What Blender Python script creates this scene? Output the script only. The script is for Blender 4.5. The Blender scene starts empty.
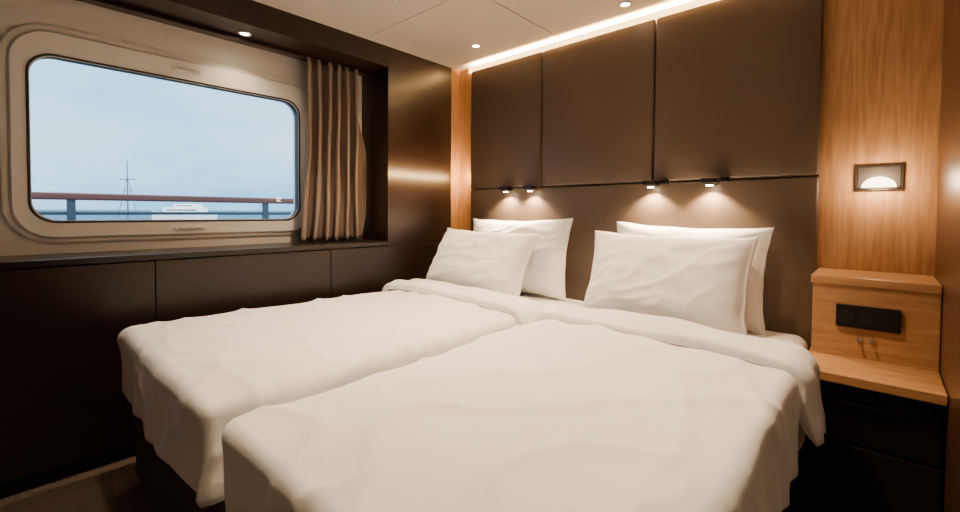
import bpy, bmesh, math, random
from mathutils import Vector, Matrix, noise
random.seed(3)
S=bpy.context.scene
def srgb(h):
    h=h.lstrip('#'); c=[int(h[i:i+2],16)/255 for i in (0,2,4)]
    return tuple((x/12.92 if x<=.04045 else ((x+.055)/1.055)**2.4) for x in c)+(1,)
# ---------------------------------------------------------------- materials
def mat(name,col,rough=.5,metal=0,spec=.5,sheen=0,bump=0,bscale=40,bdist=.005,var=0,vscale=4,stretch=(1,1,1),emit=None,estr=0,coat=0):
    m=bpy.data.materials.new(name); m.use_nodes=True; nt=m.node_tree; N=nt.nodes; L=nt.links
    b=N['Principled BSDF']; b.inputs['Base Color'].default_value=col
    b.inputs['Roughness'].default_value=rough; b.inputs['Metallic'].default_value=metal
    b.inputs['Specular IOR Level'].default_value=spec; b.inputs['Sheen Weight'].default_value=sheen
    b.inputs['Coat Weight'].default_value=coat
    tc=N.new('ShaderNodeTexCoord'); mp=N.new('ShaderNodeMapping'); mp.inputs['Scale'].default_value=stretch
    L.new(tc.outputs['Object'],mp.inputs[0])
    if var:
        n=N.new('ShaderNodeTexNoise'); n.inputs['Scale'].default_value=vscale; n.inputs['Detail'].default_value=6
        L.new(mp.outputs[0],n.inputs[0])
        r=N.new('ShaderNodeValToRGB'); r.color_ramp.elements[0].position=.3; r.color_ramp.elements[1].position=.7
        r.color_ramp.elements[0].color=tuple(c*(1-var) for c in col[:3])+(1,)
        r.color_ramp.elements[1].color=tuple(min(1,c*(1+var)) for c in col[:3])+(1,)
        L.new(n.outputs[0],r.inputs[0]); L.new(r.outputs[0],b.inputs['Base Color'])
    if bump:
        n=N.new('ShaderNodeTexNoise'); n.inputs['Scale'].default_value=bscale; n.inputs['Detail'].default_value=4
        L.new(mp.outputs[0],n.inputs[0])
        bp=N.new('ShaderNodeBump'); bp.inputs['Strength'].default_value=bump; bp.inputs['Distance'].default_value=bdist
        L.new(n.outputs[0],bp.inputs['Height']); L.new(bp.outputs[0],b.inputs['Normal'])
    if emit:
        b.inputs['Emission Color'].default_value=emit; b.inputs['Emission Strength'].default_value=estr
    return m
def wood(name,c1,c2,rough=.4,axis='Z',scale=1.0):
    m=bpy.data.materials.new(name); m.use_nodes=True; nt=m.node_tree; N=nt.nodes; L=nt.links
    b=N['Principled BSDF']; b.inputs['Roughness'].default_value=rough
    tc=N.new('ShaderNodeTexCoord'); mp=N.new('ShaderNodeMapping')
    s={'Z':(9,9,.7),'X':(.7,9,9),'Y':(9,.7,9)}[axis]; mp.inputs['Scale'].default_value=tuple(v*scale for v in s)
    L.new(tc.outputs['Object'],mp.inputs[0])
    n=N.new('ShaderNodeTexNoise'); n.inputs['Scale'].default_value=1.2; n.inputs['Detail'].default_value=3; n.inputs['Distortion'].default_value=.4
    L.new(mp.outputs[0],n.inputs[0])
    mul=N.new('ShaderNodeMath'); mul.operation='MULTIPLY'; mul.inputs[1].default_value=14; L.new(n.outputs[0],mul.inputs[0])
    fr=N.new('ShaderNodeMath'); fr.operation='PINGPONG'; fr.inputs[1].default_value=1; L.new(mul.outputs[0],fr.inputs[0])
    n2=N.new('ShaderNodeTexNoise'); n2.inputs['Scale'].default_value=14; n2.inputs['Detail'].default_value=5
    L.new(mp.outputs[0],n2.inputs[0])
    mx=N.new('ShaderNodeMath'); mx.operation='MULTIPLY_ADD'; mx.inputs[1].default_value=.35
    L.new(fr.outputs[0],mx.inputs[0]); L.new(n2.outputs[0],mx.inputs[2])
    r=N.new('ShaderNodeValToRGB'); r.color_ramp.elements[0].position=.3; r.color_ramp.elements[1].position=1
    r.color_ramp.elements[0].color=c1; r.color_ramp.elements[1].color=c2
    L.new(mx.outputs[0],r.inputs[0]); L.new(r.outputs[0],b.inputs['Base Color'])
    bp=N.new('ShaderNodeBump'); bp.inputs['Strength'].default_value=.12; bp.inputs['Distance'].default_value=.002
    L.new(n2.outputs[0],bp.inputs['Height']); L.new(bp.outputs[0],b.inputs['Normal'])
    return m
def emis(name,col,st):
    m=bpy.data.materials.new(name); m.use_nodes=True; N=m.node_tree.nodes; N.clear()
    e=N.new('ShaderNodeEmission'); e.inputs[0].default_value=col; e.inputs[1].default_value=st
    o=N.new('ShaderNodeOutputMaterial'); m.node_tree.links.new(e.outputs[0],o.inputs[0]); return m

M_lin=mat('white_cotton',(.92,.91,.90,1),.85,sheen=.1,bump=.4,bscale=6,bdist=.025,spec=.25)
M_sheet=mat('white_sheet',(.88,.87,.85,1),.85,spec=.25,bump=.15,bscale=9,bdist=.01)
M_leath=mat('taupe_leatherette',srgb('#56473a'),.42,bump=.12,bscale=300,bdist=.001,var=.06,vscale=3)
M_dark=mat('espresso_laminate',srgb('#1f110c'),.33,var=.12,vscale=3,stretch=(1,.3,6))
M_darktop=mat('espresso_top',srgb('#1a1415'),.28)
M_black=mat('black_lacquer',srgb('#0c0a09'),.35)
M_blackm=mat('black_matt_plastic',srgb('#0c0b0a'),.6,spec=.3)
M_gap=mat('shadow_gap_black',srgb('#070605'),.8)
M_oak=wood('oak_veneer',srgb('#a4764a'),srgb('#cb9c6a'),.4,'Z')
M_oakx=wood('oak_veneer_horizontal',srgb('#a07248'),srgb('#c49664'),.35,'X')
M_walnut=wood('dark_oak_veneer',srgb('#3a2416'),srgb('#553823'),.3,'Z')
M_ceil=mat('ceiling_panel_white',srgb('#d8cfc6'),.55)
M_seam=mat('ceiling_seam',srgb('#4b4138'),.8)
M_winw=mat('window_surround_cream',srgb('#dedbd9'),.5)
M_frame=mat('window_frame_cream',srgb('#eeedec'),.4)
M_rub=mat('window_gasket',srgb('#2c2e33'),.6)
M_chrome=mat('brushed_steel',(.6,.58,.55,1),.3,metal=1)
M_carpet=mat('carpet_taupe',srgb('#5c4f44'),.95,bump=.6,bscale=250,bdist=.006,var=.25,vscale=60)
M_wall=mat('cabin_wall_beige',srgb('#6a5644'),.6)
M_curt=mat('curtain_taupe_fabric',srgb('#75645a'),.85,sheen=.3,bump=.2,bscale=200,bdist=.002,var=.06,vscale=20)
M_base=mat('bed_base_taupe',srgb('#40352f'),.8,bump=.2,bscale=200,bdist=.002)
M_led=emis('led_warm_strip',(1,.60,.20,1),7)
M_lens=emis('downlight_lens',(1,.8,.55,1),35)
M_lens2=emis('reading_lamp_lens',(1,.78,.5,1),70)
M_rail=mat('rail_varnished_wood',srgb('#8f5a52'),.6)
M_railp=mat('rail_post_painted',srgb('#5c6a78'),.5)
M_boat=mat('boat_white_gelcoat',(.95,.95,.95,1),.4)
M_boatw=mat('boat_dark_glazing',srgb('#5a6874'),.2)
M_mast=mat('mast_grey_paint',srgb('#4f6170'),.6)
M_sea=mat('sea_water',srgb('#426b88'),.6,spec=.2,bump=.3,bscale=.5,bdist=.3)
# ---------------------------------------------------------------- helpers
def link(o,parent=None):
    S.collection.objects.link(o)
    if parent: o.parent=parent
    return o
def empty(name,loc=(0,0,0)):
    o=bpy.data.objects.new(name,None); o.empty_display_size=.1; S.collection.objects.link(o); return o
def frombm(name,bm,m,parent=None,smooth=False):
    me=bpy.data.meshes.new(name); bm.normal_update(); bm.to_mesh(me); bm.free()
    for mm in (m if isinstance(m,(list,tuple)) else [m]): me.materials.append(mm)
    if smooth:
        for p in me.polygons: p.use_smooth=True
    return link(bpy.data.objects.new(name,me),parent)
def box(name,lo,hi,m,parent=None,bev=0,seg=2):
    bm=bmesh.new(); bmesh.ops.create_cube(bm,size=1)
    for v in bm.verts:
        v.co=Vector([lo[i]+(v.co[i]+.5)*(hi[i]-lo[i]) for i in range(3)])
    if bev: bmesh.ops.bevel(bm,geom=bm.edges[:],offset=bev,segments=seg,affect='EDGES',profile=.5)
    return frombm(name,bm,m,parent)
def cyl(name,p0,p1,r,m,parent=None,seg=24,r2=None):
    p0=Vector(p0);p1=Vector(p1);d=p1-p0
    bm=bmesh.new(); bmesh.ops.create_cone(bm,cap_ends=True,segments=seg,radius1=r,radius2=r if r2 is None else r2,depth=d.length)
    q=Vector((0,0,1)).rotation_difference(d.normalized()).to_matrix().to_4x4()
    bmesh.ops.transform(bm,matrix=Matrix.Translation((p0+p1)/2)@q,verts=bm.verts)
    o=frombm(name,bm,m,parent,True)
    md=o.modifiers.new('es','EDGE_SPLIT'); md.split_angle=math.radians(40)
    return o
def join(name,objs,parent=None):
    dg=bpy.context.evaluated_depsgraph_get()
    bm=bmesh.new(); mats=[]
    for o in objs:
        me=bpy.data.meshes.new_from_object(o.evaluated_get(dg))
        mp=[]
        for mm in o.data.materials:
            if mm not in mats: mats.append(mm)
            mp.append(mats.index(mm))
        for p in me.polygons: p.material_index=mp[p.material_index] if mp else 0
        bm.from_mesh(me)
    for o in objs: bpy.data.objects.remove(o)
    me=bpy.data.meshes.new(name); bm.to_mesh(me); bm.free()
    for mm in mats: me.materials.append(mm)
    return link(bpy.data.objects.new(name,me),parent)
def rcube(lo,hi,r,n,fn=None,bottom=True):
    bm=bmesh.new(); lo=Vector(lo);hi=Vector(hi)
    def lin(a,b,k,rr):
        e=5; L=[a+rr*i/e for i in range(e)]
        mid=[a+rr+(b-a-2*rr)*i/k for i in range(k+1)]
        return L+mid+[b-rr+rr*(i+1)/e for i in range(e)]
    ax=[lin(lo[i],hi[i],n[i],r) for i in range(3)]
    vd={}
    def V(i,j,k):
        key=(i,j,k)
        if key not in vd:
            p=Vector((ax[0][i],ax[1][j],ax[2][k]))
            c=Vector([min(max(p[q],lo[q]+r),hi[q]-r) for q in range(3)])
            d=p-c
            nn=d.normalized() if d.length>1e-9 else Vector((0,0,1))
            p=c+nn*r
            if fn: p=fn(p,nn)
            vd[key]=bm.verts.new(p)
        return vd[key]
    n0,n1,n2=len(ax[0])-1,len(ax[1])-1,len(ax[2])-1
    for k in ([0,n2] if bottom else [n2]):
        for i in range(n0):
            for j in range(n1):
                q=[V(i,j,k),V(i+1,j,k),V(i+1,j+1,k),V(i,j+1,k)]
                bm.faces.new(q if k else q[::-1])
    for j in (0,n1):
        for i in range(n0):
            for k in range(n2):
                q=[V(i,j,k),V(i+1,j,k),V(i+1,j,k+1),V(i,j,k+1)]
                bm.faces.new(q if j==0 else q[::-1])
    for i in (0,n0):
        for j in range(n1):
            for k in range(n2):
                q=[V(i,j,k),V(i,j+1,k),V(i,j+1,k+1),V(i,j,k+1)]
                bm.faces.new(q if i else q[::-1])
    return bm
def rrect(y0,y1,z0,z1,r,seg=8):
    pts=[]
    for cy,cz,a0 in ((y1-r,z1-r,0),(y0+r,z1-r,90),(y0+r,z0+r,180),(y1-r,z0+r,270)):
        for i in range(seg+1):
            a=math.radians(a0+90*i/seg); pts.append((cy+r*math.cos(a),cz+r*math.sin(a)))
    return pts
def ring(name,outer,inner,x0,x1,m,parent=None,ease=0):
    bm=bmesh.new(); n=len(outer)
    loops=[[bm.verts.new((x0,*p)) for p in outer],[bm.verts.new((x1-ease,*p)) for p in outer]]
    if ease:
        cy=sum(p[0] for p in outer)/n; cz=sum(p[1] for p in outer)/n
        def sc(P,s):
            return [(p[0]-math.copysign(s,p[0]-cy),p[1]-math.copysign(s,p[1]-cz)) for p in P]
        loops.append([bm.verts.new((x1,*p)) for p in sc(outer,ease)])
        loops.append([bm.verts.new((x1,*p)) for p in sc(inner,-ease)])
        loops.append([bm.verts.new((x1-ease,*p)) for p in inner])
    else: loops.append([bm.verts.new((x1,*p)) for p in inner])
    loops.append([bm.verts.new((x0,*p)) for p in inner])
    for a in range(len(loops)):
        A=loops[a];B=loops[(a+1)%len(loops)]
        for i in range(n):
            j=(i+1)%n; bm.faces.new([A[i],A[j],B[j],B[i]])
    bmesh.ops.recalc_face_normals(bm,faces=bm.faces[:])
    return frombm(name,bm,m,parent)

# ---------------------------------------------------------------- room
XL=-2.30; XW=-2.60; YB=2.29; H=2.08
XR=1.3; YR=-1.5
box('floor',(-2.7,YR-.1,-.1),(XR+.1,YB+.1,0),M_carpet)
cl=[box('c',(-2.7,YR-.1,H+.004),(XR+.1,YB+.1,H+.1),M_seam)]
xs=[-2.7,-1.42,-.55,.4,XR+.1]; ys=[YR-.1,-.3,.6,1.49,YB+.1]
for i in range(4):
    for j in range(4):
        cl.append(box('c',(xs[i]+.003,ys[j]+.003,H),(xs[i+1]-.003,ys[j+1]-.003,H+.02),M_ceil))
join('ceiling',cl)
box('wall_headboard',(-2.7,YB,0),(XR+.1,YB+.1,H),M_oak)
box('wall_right',(XR,YR,0),(XR+.1,YB,H),M_wall)
box('wall_rear',(-2.7,YR-.1,0),(XR+.1,YR,H),M_wall)
WY0,WY1,WZ0,WZ1=.08,1.215,.992,1.695
wi=rrect(WY0-.02,WY1+.02,WZ0-.02,WZ1+.02,.10)
def proj(P,y0,y1,z0,z1):
    cy,cz=(WY0+WY1)/2,(WZ0+WZ1)/2; out=[]
    for y,z in P:
        dy,dz=y-cy,z-cz
        t=min(((y1-cy) if dy>0 else (y0-cy))/dy if abs(dy)>1e-6 else 1e9,((z1-cz) if dz>0 else (z0-cz))/dz if abs(dz)>1e-6 else 1e9)
        out.append((cy+dy*t,cz+dz*t))
    return out
ow=ring('w',proj(wi,YR,YB,0,H),wi,XW-.1,XW,M_winw)
fill=[box('w',(XW-.1,YR,0),(XW-.001,-.4,H),M_winw),box('w',(XW-.1,1.7,0),(XW-.001,YB,H),M_winw),
      box('w',(XW-.1,YR,1.9),(XW-.001,YB,H),M_winw),box('w',(XW-.1,YR,0),(XW-.001,YB,.8),M_winw)]
join('wall_window',[ow]+fill)
W=empty('window_1')
go=rrect(WY0-.055,WY1+.085,WZ0-.07,WZ1+.10,.13); gi=rrect(WY0,WY1,WZ0,WZ1,.085)
ring('frame',go,gi,XW-.06,XW+.022,M_frame,W,ease=.008)
ring('gasket',rrect(WY0-.004,WY1+.004,WZ0-.004,WZ1+.004,.088),rrect(WY0+.005,WY1-.005,WZ0+.005,WZ1-.005,.08),XW-.03,XW+.024,M_rub,W)
ring('outer_trim',rrect(WY0-.075,WY1+.105,WZ0-.085,WZ1+.122,.15),rrect(WY0-.055,WY1+.085,WZ0-.07,WZ1+.10,.13),XW,XW+.010,M_winw,W)
mg=bpy.data.materials.new('window_glass'); mg.use_nodes=True; N=mg.node_tree.nodes; N.clear()
t=N.new('ShaderNodeBsdfTransparent'); g=N.new('ShaderNodeBsdfGlossy'); g.inputs['Roughness'].default_value=.02
mx=N.new('ShaderNodeMixShader'); mx.inputs[0].default_value=.02; oo=N.new('ShaderNodeOutputMaterial')
L=mg.node_tree.links; L.new(t.outputs[0],mx.inputs[1]); L.new(g.outputs[0],mx.inputs[2]); L.new(mx.outputs[0],oo.inputs[0])
bm=bmesh.new(); bm.faces.new([bm.verts.new((XW-.02,*p)) for p in gi]); frombm('pane',bm,mg,W)
ym=(WY0+WY1)/2
for nm,z in (('latch_top',WZ1+.05),('latch_bottom',WZ0-.036)):
    a=box('a',(XW+.02,ym-.07,z-.010),(XW+.028,ym+.07,z+.010),M_frame,None,.003)
    b=box('b',(XW+.028,ym-.05,z-.005),(XW+.038,ym+.05,z+.005),M_chrome,None,.002)
    c=cyl('c',(XW+.02,ym-.04,z),(XW+.034,ym-.04,z),.006,M_frame)
    join(nm,[a,b,c],W)
NY=1.655
cab=empty('window_cabinet')
box('carcass',(XW,YR,0),(XL-.022,NY+.3,.83),M_gap,cab)
box('ledge',(XW,YR,.832),(XL+.006,NY,.858),M_darktop,cab,.003)
WE=2.205
ye=[YR,-.35,.447,1.264,WE-.001]
for i in range(4):
    box('door_panel_%d'%(i+1),(XL-.022,ye[i]+.0015,.06),(XL,ye[i+1]-.0015,.828),M_dark,cab,.0015,1)
box('plinth',(XL-.05,YR,0),(XL-.03,WE,.06),M_gap,cab)
join('wall_left',[box('a',(XW,NY,.832),(XL,WE,H),M_dark),box('b2',(XW,NY+.3,0),(XL-.023,WE,.832),M_dark),box('c',(XW,WE,0),(XL-.003,YB,H),M_oak)])
join('trim_fascia',[box('a',(XW,YR,1.955),(XL,NY-.0005,H),M_dark)])
# curtain
bm=bmesh.new(); nu,nv=240,40; G=[]
for j in range(nv+1):
    v=j/nv; z=.868+v*1.075; row=[]
    for i in range(nu+1):
        u=i/nu
        w0=1.175+.03*math.sin(v*2.2)+.02*v; w1=1.59
        amp=.046*(.75+.35*(1-v))+.016*noise.noise(Vector((u*4,v*2,1)))
        ph=u*math.pi*2*6.0+ 2.0*noise.noise(Vector((u*3,v*1.6,5)))
        y=w0+(w1-w0)*u+.018*math.sin(ph*2+.6)
        x=-2.512+amp*math.sin(ph)+.018*noise.noise(Vector((u*9,v*3,2)))
        row.append(bm.verts.new((x,y,z)))
    G.append(row)
for j in range(nv):
    for i in range(nu): bm.faces.new([G[j][i],G[j][i+1],G[j+1][i+1],G[j+1][i]])
cu=empty('curtain'); o=frombm('drape',bm,M_curt,cu,True)
md=o.modifiers.new('s','SOLIDIFY'); md.thickness=.003
box('track',(-2.54,-.9,1.937),(-2.49,1.645,1.954),M_dark,cu,.002)
join('wall_partition',[box('a',(.152,1.50,0),(.205,YB,H),M_walnut,None,.002)])
# ---------------------------------------------------------------- headboard
hb=empty('padded_headboard')
HY=2.25; HT=2.034
box('backing_board',(-2.145,HY+.022,0),(-.19,YB-.002,1.98),M_gap,hb)
def pad(name,x0,x1,z0,z1):
    def fn(p,n):
        if n.y<-.2:
            u=(p.x-x0)/(x1-x0)*2-1; w=(p.z-z0)/(z1-z0)*2-1
            e=(1-abs(u)**8)*(1-abs(w)**8)
            p=p+Vector((0,-.008*e+.002*noise.noise(Vector((p.x*6,0,p.z*6))),0))
        return p
    bm=rcube((x0,HY-.004,z0),(x1,HY+.020,z1),.011,(24,1,24),fn); frombm(name,bm,M_leath,hb,True)
xs3=[-2.15,-1.545,-.86,-.185]
for i in range(3): pad('upper_pad_%d'%(i+1),xs3[i]+.002,xs3[i+1]-.002,1.208,HT)
pad('lower_pad',-2.149,-.186,.12,1.204)
cv=empty('cove_light_strip')
box('top_led',(-2.20,YB-.012,2.040),(-.18,YB-.001,2.074),M_led,cv)
box('side_led',(-2.146,YB-.008,.6),(-2.140,YB-.001,2.0),M_led,cv)
def area(name,loc,rot,sx,sy,p,col,parent=None):
    l=bpy.data.lights.new(name,'AREA'); l.shape='RECTANGLE'; l.size=sx; l.size_y=sy; l.energy=p; l.color=col
    o=bpy.data.objects.new(name,l); o.location=loc; o.rotation_euler=rot; link(o,parent); return o
WARM=(1,.60,.24); WARM2=(1,.70,.43)
area('top_glow',(-1.16,HY+.005,2.036),(math.radians(145),0,0),1.95,.02,100,WARM,cv)
area('side_glow',(-2.155,HY+.02,1.3),(0,math.radians(90),0),.02,1.35,16,WARM,cv)
# ---------------------------------------------------------------- lamps
def spot(name,loc,p,ang,blend,col,rad,parent,target=None):
    l=bpy.data.lights.new(name,'SPOT'); l.energy=p; l.spot_size=math.radians(ang); l.spot_blend=blend; l.color=col; l.shadow_soft_size=rad
    o=bpy.data.objects.new(name,l); o.location=loc
    if target: o.rotation_euler=(Vector(target)-Vector(loc)).to_track_quat('-Z','Y').to_euler()
    link(o,parent); return o
def rlamp(x,side):
    e=empty('reading_lamp')
    box('wall_plate',(x-.022,HY-.022,1.192),(x+.022,HY-.008,1.214),M_black,e,.003)
    box('arm',(min(x,x+side*.075),HY-.036,1.196),(max(x,x+side*.075),HY-.024,1.210),M_black,e,.003)
    cyl('pivot',(x,HY-.04,1.203),(x,HY-.018,1.203),.009,M_black,e)
    hx=x+side*.05
    box('head_bar',(hx-.034,HY-.085,1.186),(hx+.034,HY-.028,1.210),M_black,e,.004)
    cyl('lens_ring',(hx,HY-.056,1.1865),(hx,HY-.056,1.179),.020,M_black,e)
    cyl('lens',(hx,HY-.056,1.1792),(hx,HY-.056,1.1755),.015,M_lens2,e)
    spot('lamp_beam',(hx,HY-.056,1.172),34,125,.6,WARM2,.012,e,(hx,HY-.01,.6))
for x,s in ((-1.83,1),(-1.64,1),(-.80,-1),(-.53,-1)): rlamp(x,s)
def down(x,y,z=H,p=26,ang=120,tgt=None,lx=0):
    e=empty('recessed_downlight')
    bm=bmesh.new(); n=32
    prof=[(.034,0),(.034,-.004),(.026,-.005),(.022,.0),(.022,.003)]
    R=[[bm.verts.new((x+r*math.cos(2*math.pi*i/n),y+r*math.sin(2*math.pi*i/n),z+dz)) for i in range(n)] for r,dz in prof]
    for a in range(len(R)-1):
        for i in range(n): bm.faces.new([R[a][i],R[a][(i+1)%n],R[a+1][(i+1)%n],R[a+1][i]])
    bmesh.ops.recalc_face_normals(bm,faces=bm.faces[:])
    frombm('trim_ring',bm,M_chrome,e,True)
    cyl('lens',(x,y,z-.0015),(x,y,z+.002),.021,M_lens,e)
    spot('beam',(x,y,z-.012),p,ang,.7,WARM2,.03,e,tgt or (x,y,0))
down(-1.88,2.01,p=40,ang=70,tgt=(-1.75,1.7,.5)); down(-.955,2.10,p=40,ang=70,tgt=(-.8,1.6,.5))
down(-1.75,1.3,p=120,ang=95); down(-.7,1.3,p=135,ang=95)
down(-1.75,.45,p=30,ang=90); down(-.7,.45,p=42,ang=90)
down(.6,-.4,p=10); down(-1.0,-.9,p=8); down(.7,1.3,p=14)
down(-2.43,.86,z=1.955,p=8)
# ---------------------------------------------------------------- beds
def bed(x0,x1,y0,name,seed,flare):
    e=empty(name)
    cx=(x0+x1)/2; y1=2.228
    box('base',(x0+.035,y0+.035,.03),(x1-.035,y1,.35),M_base,e,.01)
    for i,(px,py) in enumerate(((x0+.1,y0+.1),(x1-.1,y0+.1),(x0+.1,y1-.1),(x1-.1,y1-.1))):
        cyl('foot_%d'%(i+1),(px,py,0),(px,py,.03),.025,M_black,e)
    def fm(p,n): return p+n*.004*noise.noise(p*5+Vector((seed,0,0)))
    bm=rcube((x0+.035,y0+.035,.35),(x1-.035,y1,.555),.05,(16,30,4),fm); frombm('mattress',bm,M_sheet,e,True)
    yf=1.62
    def fd(p,n):
        u=(p.x-cx)/((x1-x0)/2); v=(p.y-y0)/(yf-y0)
        q=p.copy(); s=Vector((seed*7.3,0,0))
        top=max(0,n.z)
        q.z+=top*(.020*(1-abs(u)**3)*min(1,v*6))
        big=noise.noise(Vector((p.x*2.4,p.y*1.8,p.z*2))+s)
        mid=noise.noise(Vector((p.x*5+p.y*2.2,p.y*3.2-p.x*1.5,p.z*3))+s)
        rid=1-abs(noise.noise(Vector((p.x*4.2+p.y*1.5,p.y*2.1-p.x,p.z*2))+s*1.7))*2
        rid2=1-abs(noise.noise(Vector((p.x*2.1-p.y*3.5,p.y*1.1+p.x*3,p.z*2))+s*2.7))*2.4
        # gathers running away from the turned-down fold
        gth=math.sin(p.x*30+4*noise.noise(Vector((p.x*3,p.y*2,seed))))*math.exp(-max(0,1.48-p.y)*7)
        d=.014*big+.006*mid+.008*max(0,rid)**4+.010*max(0,rid2)**5+.004*gth*top
        q+=n*d
        side=1-top
        if side>.3:
            h=(.58-p.z)/.28; h=max(0,min(1,h))
            al=p.x if abs(n.y)>abs(n.x) else p.y
            w=math.sin(al*13+seed+2.2*noise.noise(Vector((al*3,seed,0))))
            dc=min(abs(p.x-x0),abs(p.x-x1))+abs(p.y-y0)
            dg=math.sin((dc*1.0+(.57-p.z)*1.2)*26+seed)*math.exp(-dc*6)*h
            loose=flare if n.x>.5 else 0
            q+=Vector((n.x,n.y,0))*(.0035*w*h*(1+2.5*loose)-.004*h+.004*dg+.010*loose*h)
        if p.z<.38: q.z+=.010*noise.noise(Vector((p.x*4,p.y*4,seed)))
        return q
    bm=rcube((x0,y0,.335),(x1,yf,.596),.034,(80,110,18),fd,bottom=False)
    frombm('duvet',bm,M_lin,e,True)
    zt=.608; r=.042; hang=.13
    path=[]
    def arc(cx_,cz_,a0,a1,k):
        return [(cx_+r*math.cos(math.radians(a0+(a1-a0)*i/k)),cz_+r*math.sin(math.radians(a0+(a1-a0)*i/k))) for i in range(1,k)]
    xa,xb=x0-.008,x1+.010
    for i in range(12): path.append((xa,zt-r-hang+hang*i/11))
    path+=arc(xa+r,zt-r,180,90,8)
    for i in range(90): path.append((xa+r+(xb-xa-2*r)*i/89,zt))
    path+=arc(xb-r,zt-r,90,0,8)
    ne=18
    for i in range(ne): 
        f=i/(ne-1); path.append((xb+flare*.040*f*f,zt-r-hang*(1+.2*flare)*f))
    bm=bmesh.new(); R=[]; K=48; n=len(path)
    for i,(px,pz) in enumerate(path):
        a=Vector(path[max(0,i-1)]);b=Vector(path[min(n-1,i+1)]); tg=(b-a).normalized(); nrm=Vector((-tg.y,tg.x))
        u=(px-cx)/((x1-x0)/2)
        crown=.020*max(0,1-abs(u)**3)
        yc=1.60+.020*noise.noise(Vector((px*2,seed,1)))-.01*u
        hl=.110+.014*noise.noise(Vector((px*4,seed,4))); th=.021+.007*noise.noise(Vector((px*5,seed,9)))
        endt=min(1,i/4,(n-1-i)/4); th*=.3+.7*endt
        if i>n-ne: 
            f=(i-(n-ne))/ne
            yc-=flare*.03*f; hl*=(1-.45*flare*f*f); th*=1-.4*f
        row=[]
        for k in range(K):
            t=2*math.pi*k/K
            cc=math.copysign(abs(math.cos(t))**.6,math.cos(t)); ss=math.copysign(abs(math.sin(t))**.6,math.sin(t))
            wv=.006*noise.noise(Vector((px*7+cc*2,cc*1.7+pz*5,seed)))+.005*math.sin(cc*5+px*14+3*noise.noise(Vector((px*3,0,seed))))*(.5+.5*ss)
            fat=1+.45*max(0,-cc)
            off=(th*fat*ss+wv+.006)
            row.append(bm.verts.new((px+nrm.x*off,yc+hl*cc,pz+nrm.y*off+crown)))
        R.append(row)
    for i in range(n-1):
        for k in range(K): bm.faces.new([R[i][k],R[i][(k+1)%K],R[i+1][(k+1)%K],R[i+1][k]])
    bm.faces.new(R[0]); bm.faces.new(R[-1][::-1])
    bmesh.ops.recalc_face_normals(bm,faces=bm.faces[:])
    frombm('turned_down_fold',bm,M_lin,e,True)
    return e
bed(-2.12,-1.14,.30,'single_bed',1.3,0)
bed(-1.04,-.165,.31,'single_bed',4.1,1)
def pillow(loc,w,h,T,tilt,yaw,roll,seed):
    bm=bmesh.new(); n=60; F=.96
    grid={}
    for side in (1,-1):
        for i in range(n+1):
            for j in range(n+1):
                u=2*i/n-1; v=2*j/n-1
                u=math.sin(u*math.pi/2*.999)*.35+u*.65; v=math.sin(v*math.pi/2*.999)*.35+v*.65
                edge=i in(0,n) or j in (0,n)
                if edge and side==-1: continue
                uu=min(1,abs(u)/F); vv=min(1,abs(v)/F)
                prof=((1-uu**2.6)*(1-vv**2.6))**.46
                x=u*w/2*(1-.065*(1-v*v)); y=v*h/2*(1-.08*(1-u*u))
                z=side*(T/2*prof+.0025)
                sv=Vector((seed*3.1,seed,side))
                cr=noise.noise(Vector((u*3.2+v*1.4,v*3.4-u,seed))+sv)
                dv=(1-abs(noise.noise(Vector((u*2.1-v*1.2,v*2.2,seed*2))+sv))*2.2)
                # creases fanning from the corners
                du,dvv=1-abs(u),1-abs(v); fan=math.atan2(dvv+.01,du+.01); rr=math.hypot(du,dvv)
                z+=side*prof*(.006*math.sin(fan*9+seed)*math.exp(-rr*2.6))
                z+=side*prof*(.012*cr+.011*max(0,dv)**3)
                z+=side*prof*(-.016*v)
                x+=.006*noise.noise(Vector((v*3,seed,2)))*abs(u); y+=.006*noise.noise(Vector((u*3,seed,7)))*abs(v)
                vt=bm.verts.new((x,y,0 if edge else z)); grid[(side,i,j)]=vt
    for side in (1,-1):
        def g(i,j):
            return grid.get((side,i,j)) or grid[(1,i,j)]
        for i in range(n):
            for j in range(n):
                q=[g(i,j),g(i+1,j),g(i+1,j+1),g(i,j+1)]
                bm.faces.new(q if side==1 else q[::-1])
    o=frombm('pillow',bm,M_lin,None,True)
    o.matrix_world=Matrix.Translation(loc)@Matrix.Rotation(math.radians(yaw),4,'Z')@Matrix.Rotation(math.radians(tilt),4,'X')@Matrix.Rotation(math.radians(roll),4,'Z')
    return o
pillow((-1.65,2.125,.784),.77,.46,.17,80,0,1,1)
pillow((-1.77,1.920,.740),.76,.44,.26,62,0,-1,2)
pillow((-.672,2.125,.776),.69,.45,.17,80,0,-1,3)
pillow((-.705,1.945,.752),.71,.44,.26,70,0,0,4)
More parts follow.
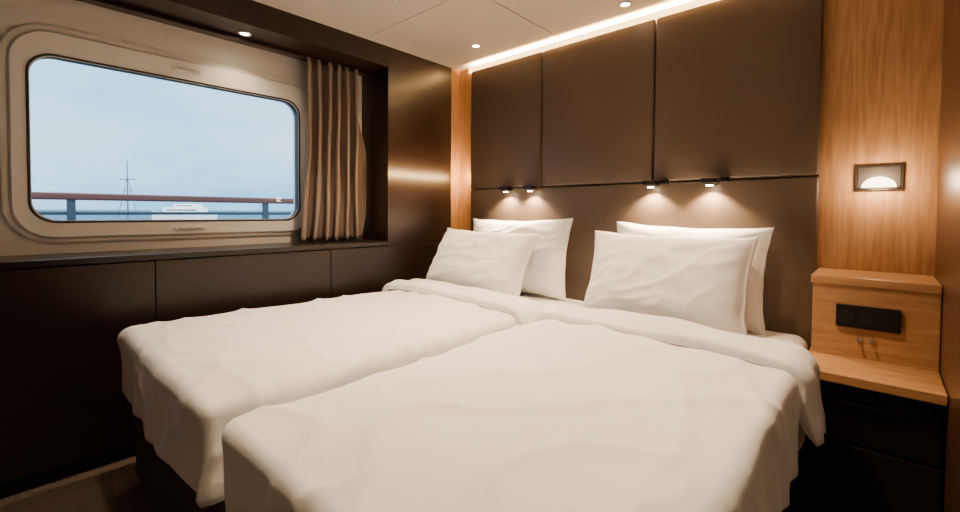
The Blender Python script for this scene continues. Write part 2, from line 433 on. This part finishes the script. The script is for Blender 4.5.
# ---------------------------------------------------------------- nightstand
ns=empty('nightstand')
nx0,nx1=-.182,.150; YN=YB-.001
box('upper_box',(nx0+.006,2.005,.55),(nx1,YN,.800),M_oakx,ns,.002)
box('upper_ledge',(nx0,1.995,.800),(nx1,YN,.828),M_oakx,ns,.003)
box('shelf',(nx0,1.755,.520),(nx1,YN,.550),M_oakx,ns,.003)
box('cabinet',(nx0+.004,1.80,.05),(nx1,YN,.520),M_black,ns,.002)
box('drawer_upper',(nx0+.008,1.785,.335),(nx1-.004,1.80,.500),M_black,ns,.004)
box('drawer_lower',(nx0+.008,1.785,.07),(nx1-.004,1.80,.325),M_black,ns,.004)
box('drawer_pull',(-.08,1.772,.455),(.05,1.786,.467),M_black,ns,.003)
box('plinth',(nx0+.02,1.84,0),(nx1,YN,.05),M_gap,ns)
so=empty('power_outlet_panel')
box('plate',(-.108,1.990,.655),(.058,2.004,.733),M_blackm,so,.003)
M_sock=mat('socket_black_plastic',srgb('#171513'),.35)
for i in range(3):
    x=-.080+.052*i
    cyl('socket_rim_%d'%(i+1),(x,1.9905,.694),(x,1.9885,.694),.020,M_sock,so)
    cyl('socket_hole_%d'%(i+1),(x,1.9885,.694),(x,1.9880,.694),.016,M_gap,so)
    for s in (-.006,.006): cyl('pin_%d_%d'%(i,s>0),(x+s,1.9872,.694),(x+s,1.988,.694),.0012,M_sock,so,8)
for x in (-.045,-.012):
    e=empty('toggle_switch')
    cyl('boss',(x,2.004,.615),(x,1.998,.615),.009,M_chrome,e)
    cyl('lever',(x,1.999,.615),(x-.004,1.981,.607),.0028,M_chrome,e,12)
wl=empty('wall_night_light')
M_plate=mat('bronze_grey_plate',srgb('#5a534a'),.35,metal=.5)
M_plate2=mat('dark_recess_plate',srgb('#3a352e'),.5)
YP=YB-.001
box('plate',(-.076,YP-.010,1.140),(.062,YP,1.240),M_plate,wl,.004)
box('inner_panel',(-.069,YP-.013,1.147),(.055,YP-.010,1.233),M_plate2,wl,.002)
ring_m=emis('night_light_glow',(1,.78,.46,1),10)
bm=bmesh.new(); n=24; f=[bm.verts.new((-.007+.050*math.cos(math.pi*i/n),YP-.0145,1.154+.040*math.sin(math.pi*i/n))) for i in range(n+1)]
bm.faces.new(f); frombm('half_round_lens',bm,ring_m,wl)
box('lens_lip',(-.062,YP-.022,1.148),(.048,YP-.013,1.154),M_plate2,wl,.001)
l=bpy.data.lights.new('glow','POINT'); l.energy=3.6; l.color=WARM2; l.shadow_soft_size=.03; o=bpy.data.objects.new('glow',l); o.location=(-.006,YB-.075,1.17); link(o,wl)
# ---------------------------------------------------------------- outside
box('sea',(-3000,-2500,-3.2),(-6,2500,-3.02),M_sea)
rl=[]
XO=-4.0
rl.append(box('r',(XO-.035,-6,1.108),(XO+.035,12,1.156),M_rail,None,.012))
rl.append(cyl('r',(XO,-6,1.02),(XO,12,1.02),.012,M_railp,None,10))
for z in (.86,.72): rl.append(cyl('r',(XO,-6,z),(XO,12,z),.007,M_railp,None,10))
y=.32-1.255*5
while y<12:
    rl.append(box('r',(XO-.02,y-.022,-.2),(XO+.02,y+.022,1.112),M_railp,None,.004)); y+=1.255
rl.append(box('r',(XO-.15,-6,-.25),(XW-.15,12,-.2),M_railp))
join('deck_railing',rl)
def yacht(cx,cy,z0,ang,Lh):
    parts=[]
    bm=bmesh.new(); st=[(-.5,.10,.9),(-.3,.13,.95),(0,.14,1.0),(.25,.11,1.08),(.42,.05,1.16),(.5,.004,1.22)]
    rows=[]
    D=Lh*.12
    for s,w,hh in st:
        rows.append([bm.verts.new((s*Lh,sg*w*Lh*k,h*D*hh)) for sg,k,h in ((-1,.6,0),(-1,1,1),(1,1,1),(1,.6,0))])
    for a in range(len(rows)-1):
        for k in range(4): bm.faces.new([rows[a][k],rows[a][(k+1)%4],rows[a+1][(k+1)%4],rows[a+1][k]])
    bm.faces.new(rows[0]); bm.faces.new(rows[-1]); bmesh.ops.recalc_face_normals(bm,faces=bm.faces[:])
    parts.append(frombm('h',bm,M_boat))
    parts.append(box('c',(-.34*Lh,-.10*Lh,D),(.26*Lh,.10*Lh,D*1.7),M_boat,None,.3))
    parts.append(box('g',(-.28*Lh,-.102*Lh,D*1.25),(.20*Lh,.102*Lh,D*1.45),M_boatw))
    parts.append(box('f',(-.28*Lh,-.08*Lh,D*1.7),(.10*Lh,.08*Lh,D*2.15),M_boat,None,.3))
    parts.append(box('g2',(-.2*Lh,-.082*Lh,D*1.85),(.06*Lh,.082*Lh,D*1.98),M_boatw))
    parts.append(cyl('m',(-.1*Lh,0,D*2.1),(-.12*Lh,0,D*2.8),.12,M_boat))
    o=join('motor_yacht',parts)
    o.matrix_world=Matrix.Translation((cx,cy,z0))@Matrix.Rotation(ang,4,'Z')
yacht(-193.9,46.4,-3.0,math.radians(42.4)+math.pi,23.5)
mx_,my_=-240.9,37.3
pp=[cyl('m',(mx_,my_,-3.0),(mx_,my_,22),.34,M_mast,None,8,.15)]
for s in (-1,1):
    pp.append(cyl('s',(mx_+s*3,my_+s*3,-2.8),(mx_,my_,15),.12,M_mast,None,6))
pp.append(cyl('y',(mx_-2.6,my_-2.6,14),(mx_+2.6,my_+2.6,14),.2,M_mast,None,6))
pp.append(cyl('y',(mx_-1.3,my_-1.3,9),(mx_+1.3,my_+1.3,9),.16,M_mast,None,6))
join('radio_mast',pp)
sl=bpy.data.lights.new('yacht_fill_sun','SUN'); sl.energy=5.0; sl.angle=math.radians(25); sl.color=(1,.97,.93)  # sun lamp added under the overcast sky to brighten the yacht's near side
so_=bpy.data.objects.new('yacht_fill_sun',sl); link(so_); so_.rotation_euler=Vector((-.75,.25,-.45)).to_track_quat('-Z','Y').to_euler()
# ---------------------------------------------------------------- world
w=bpy.data.worlds.new('overcast_sky'); S.world=w; w.use_nodes=True; nt=w.node_tree; N=nt.nodes; L=nt.links
bg=N['Background']; tc=N.new('ShaderNodeTexCoord'); sp=N.new('ShaderNodeSeparateXYZ'); L.new(tc.outputs['Generated'],sp.inputs[0])
mp=N.new('ShaderNodeMapping'); mp.inputs['Scale'].default_value=(2.2,2.2,7); L.new(tc.outputs['Generated'],mp.inputs[0])
nz=N.new('ShaderNodeTexNoise'); nz.inputs['Scale'].default_value=1.3; nz.inputs['Detail'].default_value=5; L.new(mp.outputs[0],nz.inputs[0])
ad=N.new('ShaderNodeMath'); ad.operation='MULTIPLY_ADD'; ad.inputs[1].default_value=.9; L.new(nz.outputs[0],ad.inputs[0]); L.new(sp.outputs['Z'],ad.inputs[2])
r=N.new('ShaderNodeValToRGB'); cr=r.color_ramp; cr.elements[0].position=.32; cr.elements[0].color=srgb('#74b4e0')
cr.elements[1].position=.85; cr.elements[1].color=srgb('#c8e8f8')
e=cr.elements.new(.55); e.color=srgb('#9acef0')
L.new(ad.outputs[0],r.inputs[0]); L.new(r.outputs[0],bg.inputs[0]); bg.inputs[1].default_value=2.8
# ---------------------------------------------------------------- camera
cam=bpy.data.cameras.new('camera'); co=bpy.data.objects.new('camera',cam); S.collection.objects.link(co)
cam.sensor_width=36; cam.lens=438/960*36; cam.shift_y=-33/960; cam.clip_start=.02; cam.clip_end=5000
co.matrix_world=Matrix.Translation((0,0,1.05))@Matrix.Rotation(math.radians(42.4),4,'Z')@Matrix.Rotation(math.radians(88.5),4,'X')@Matrix.Rotation(math.radians(.4),4,'Z')
S.camera=co
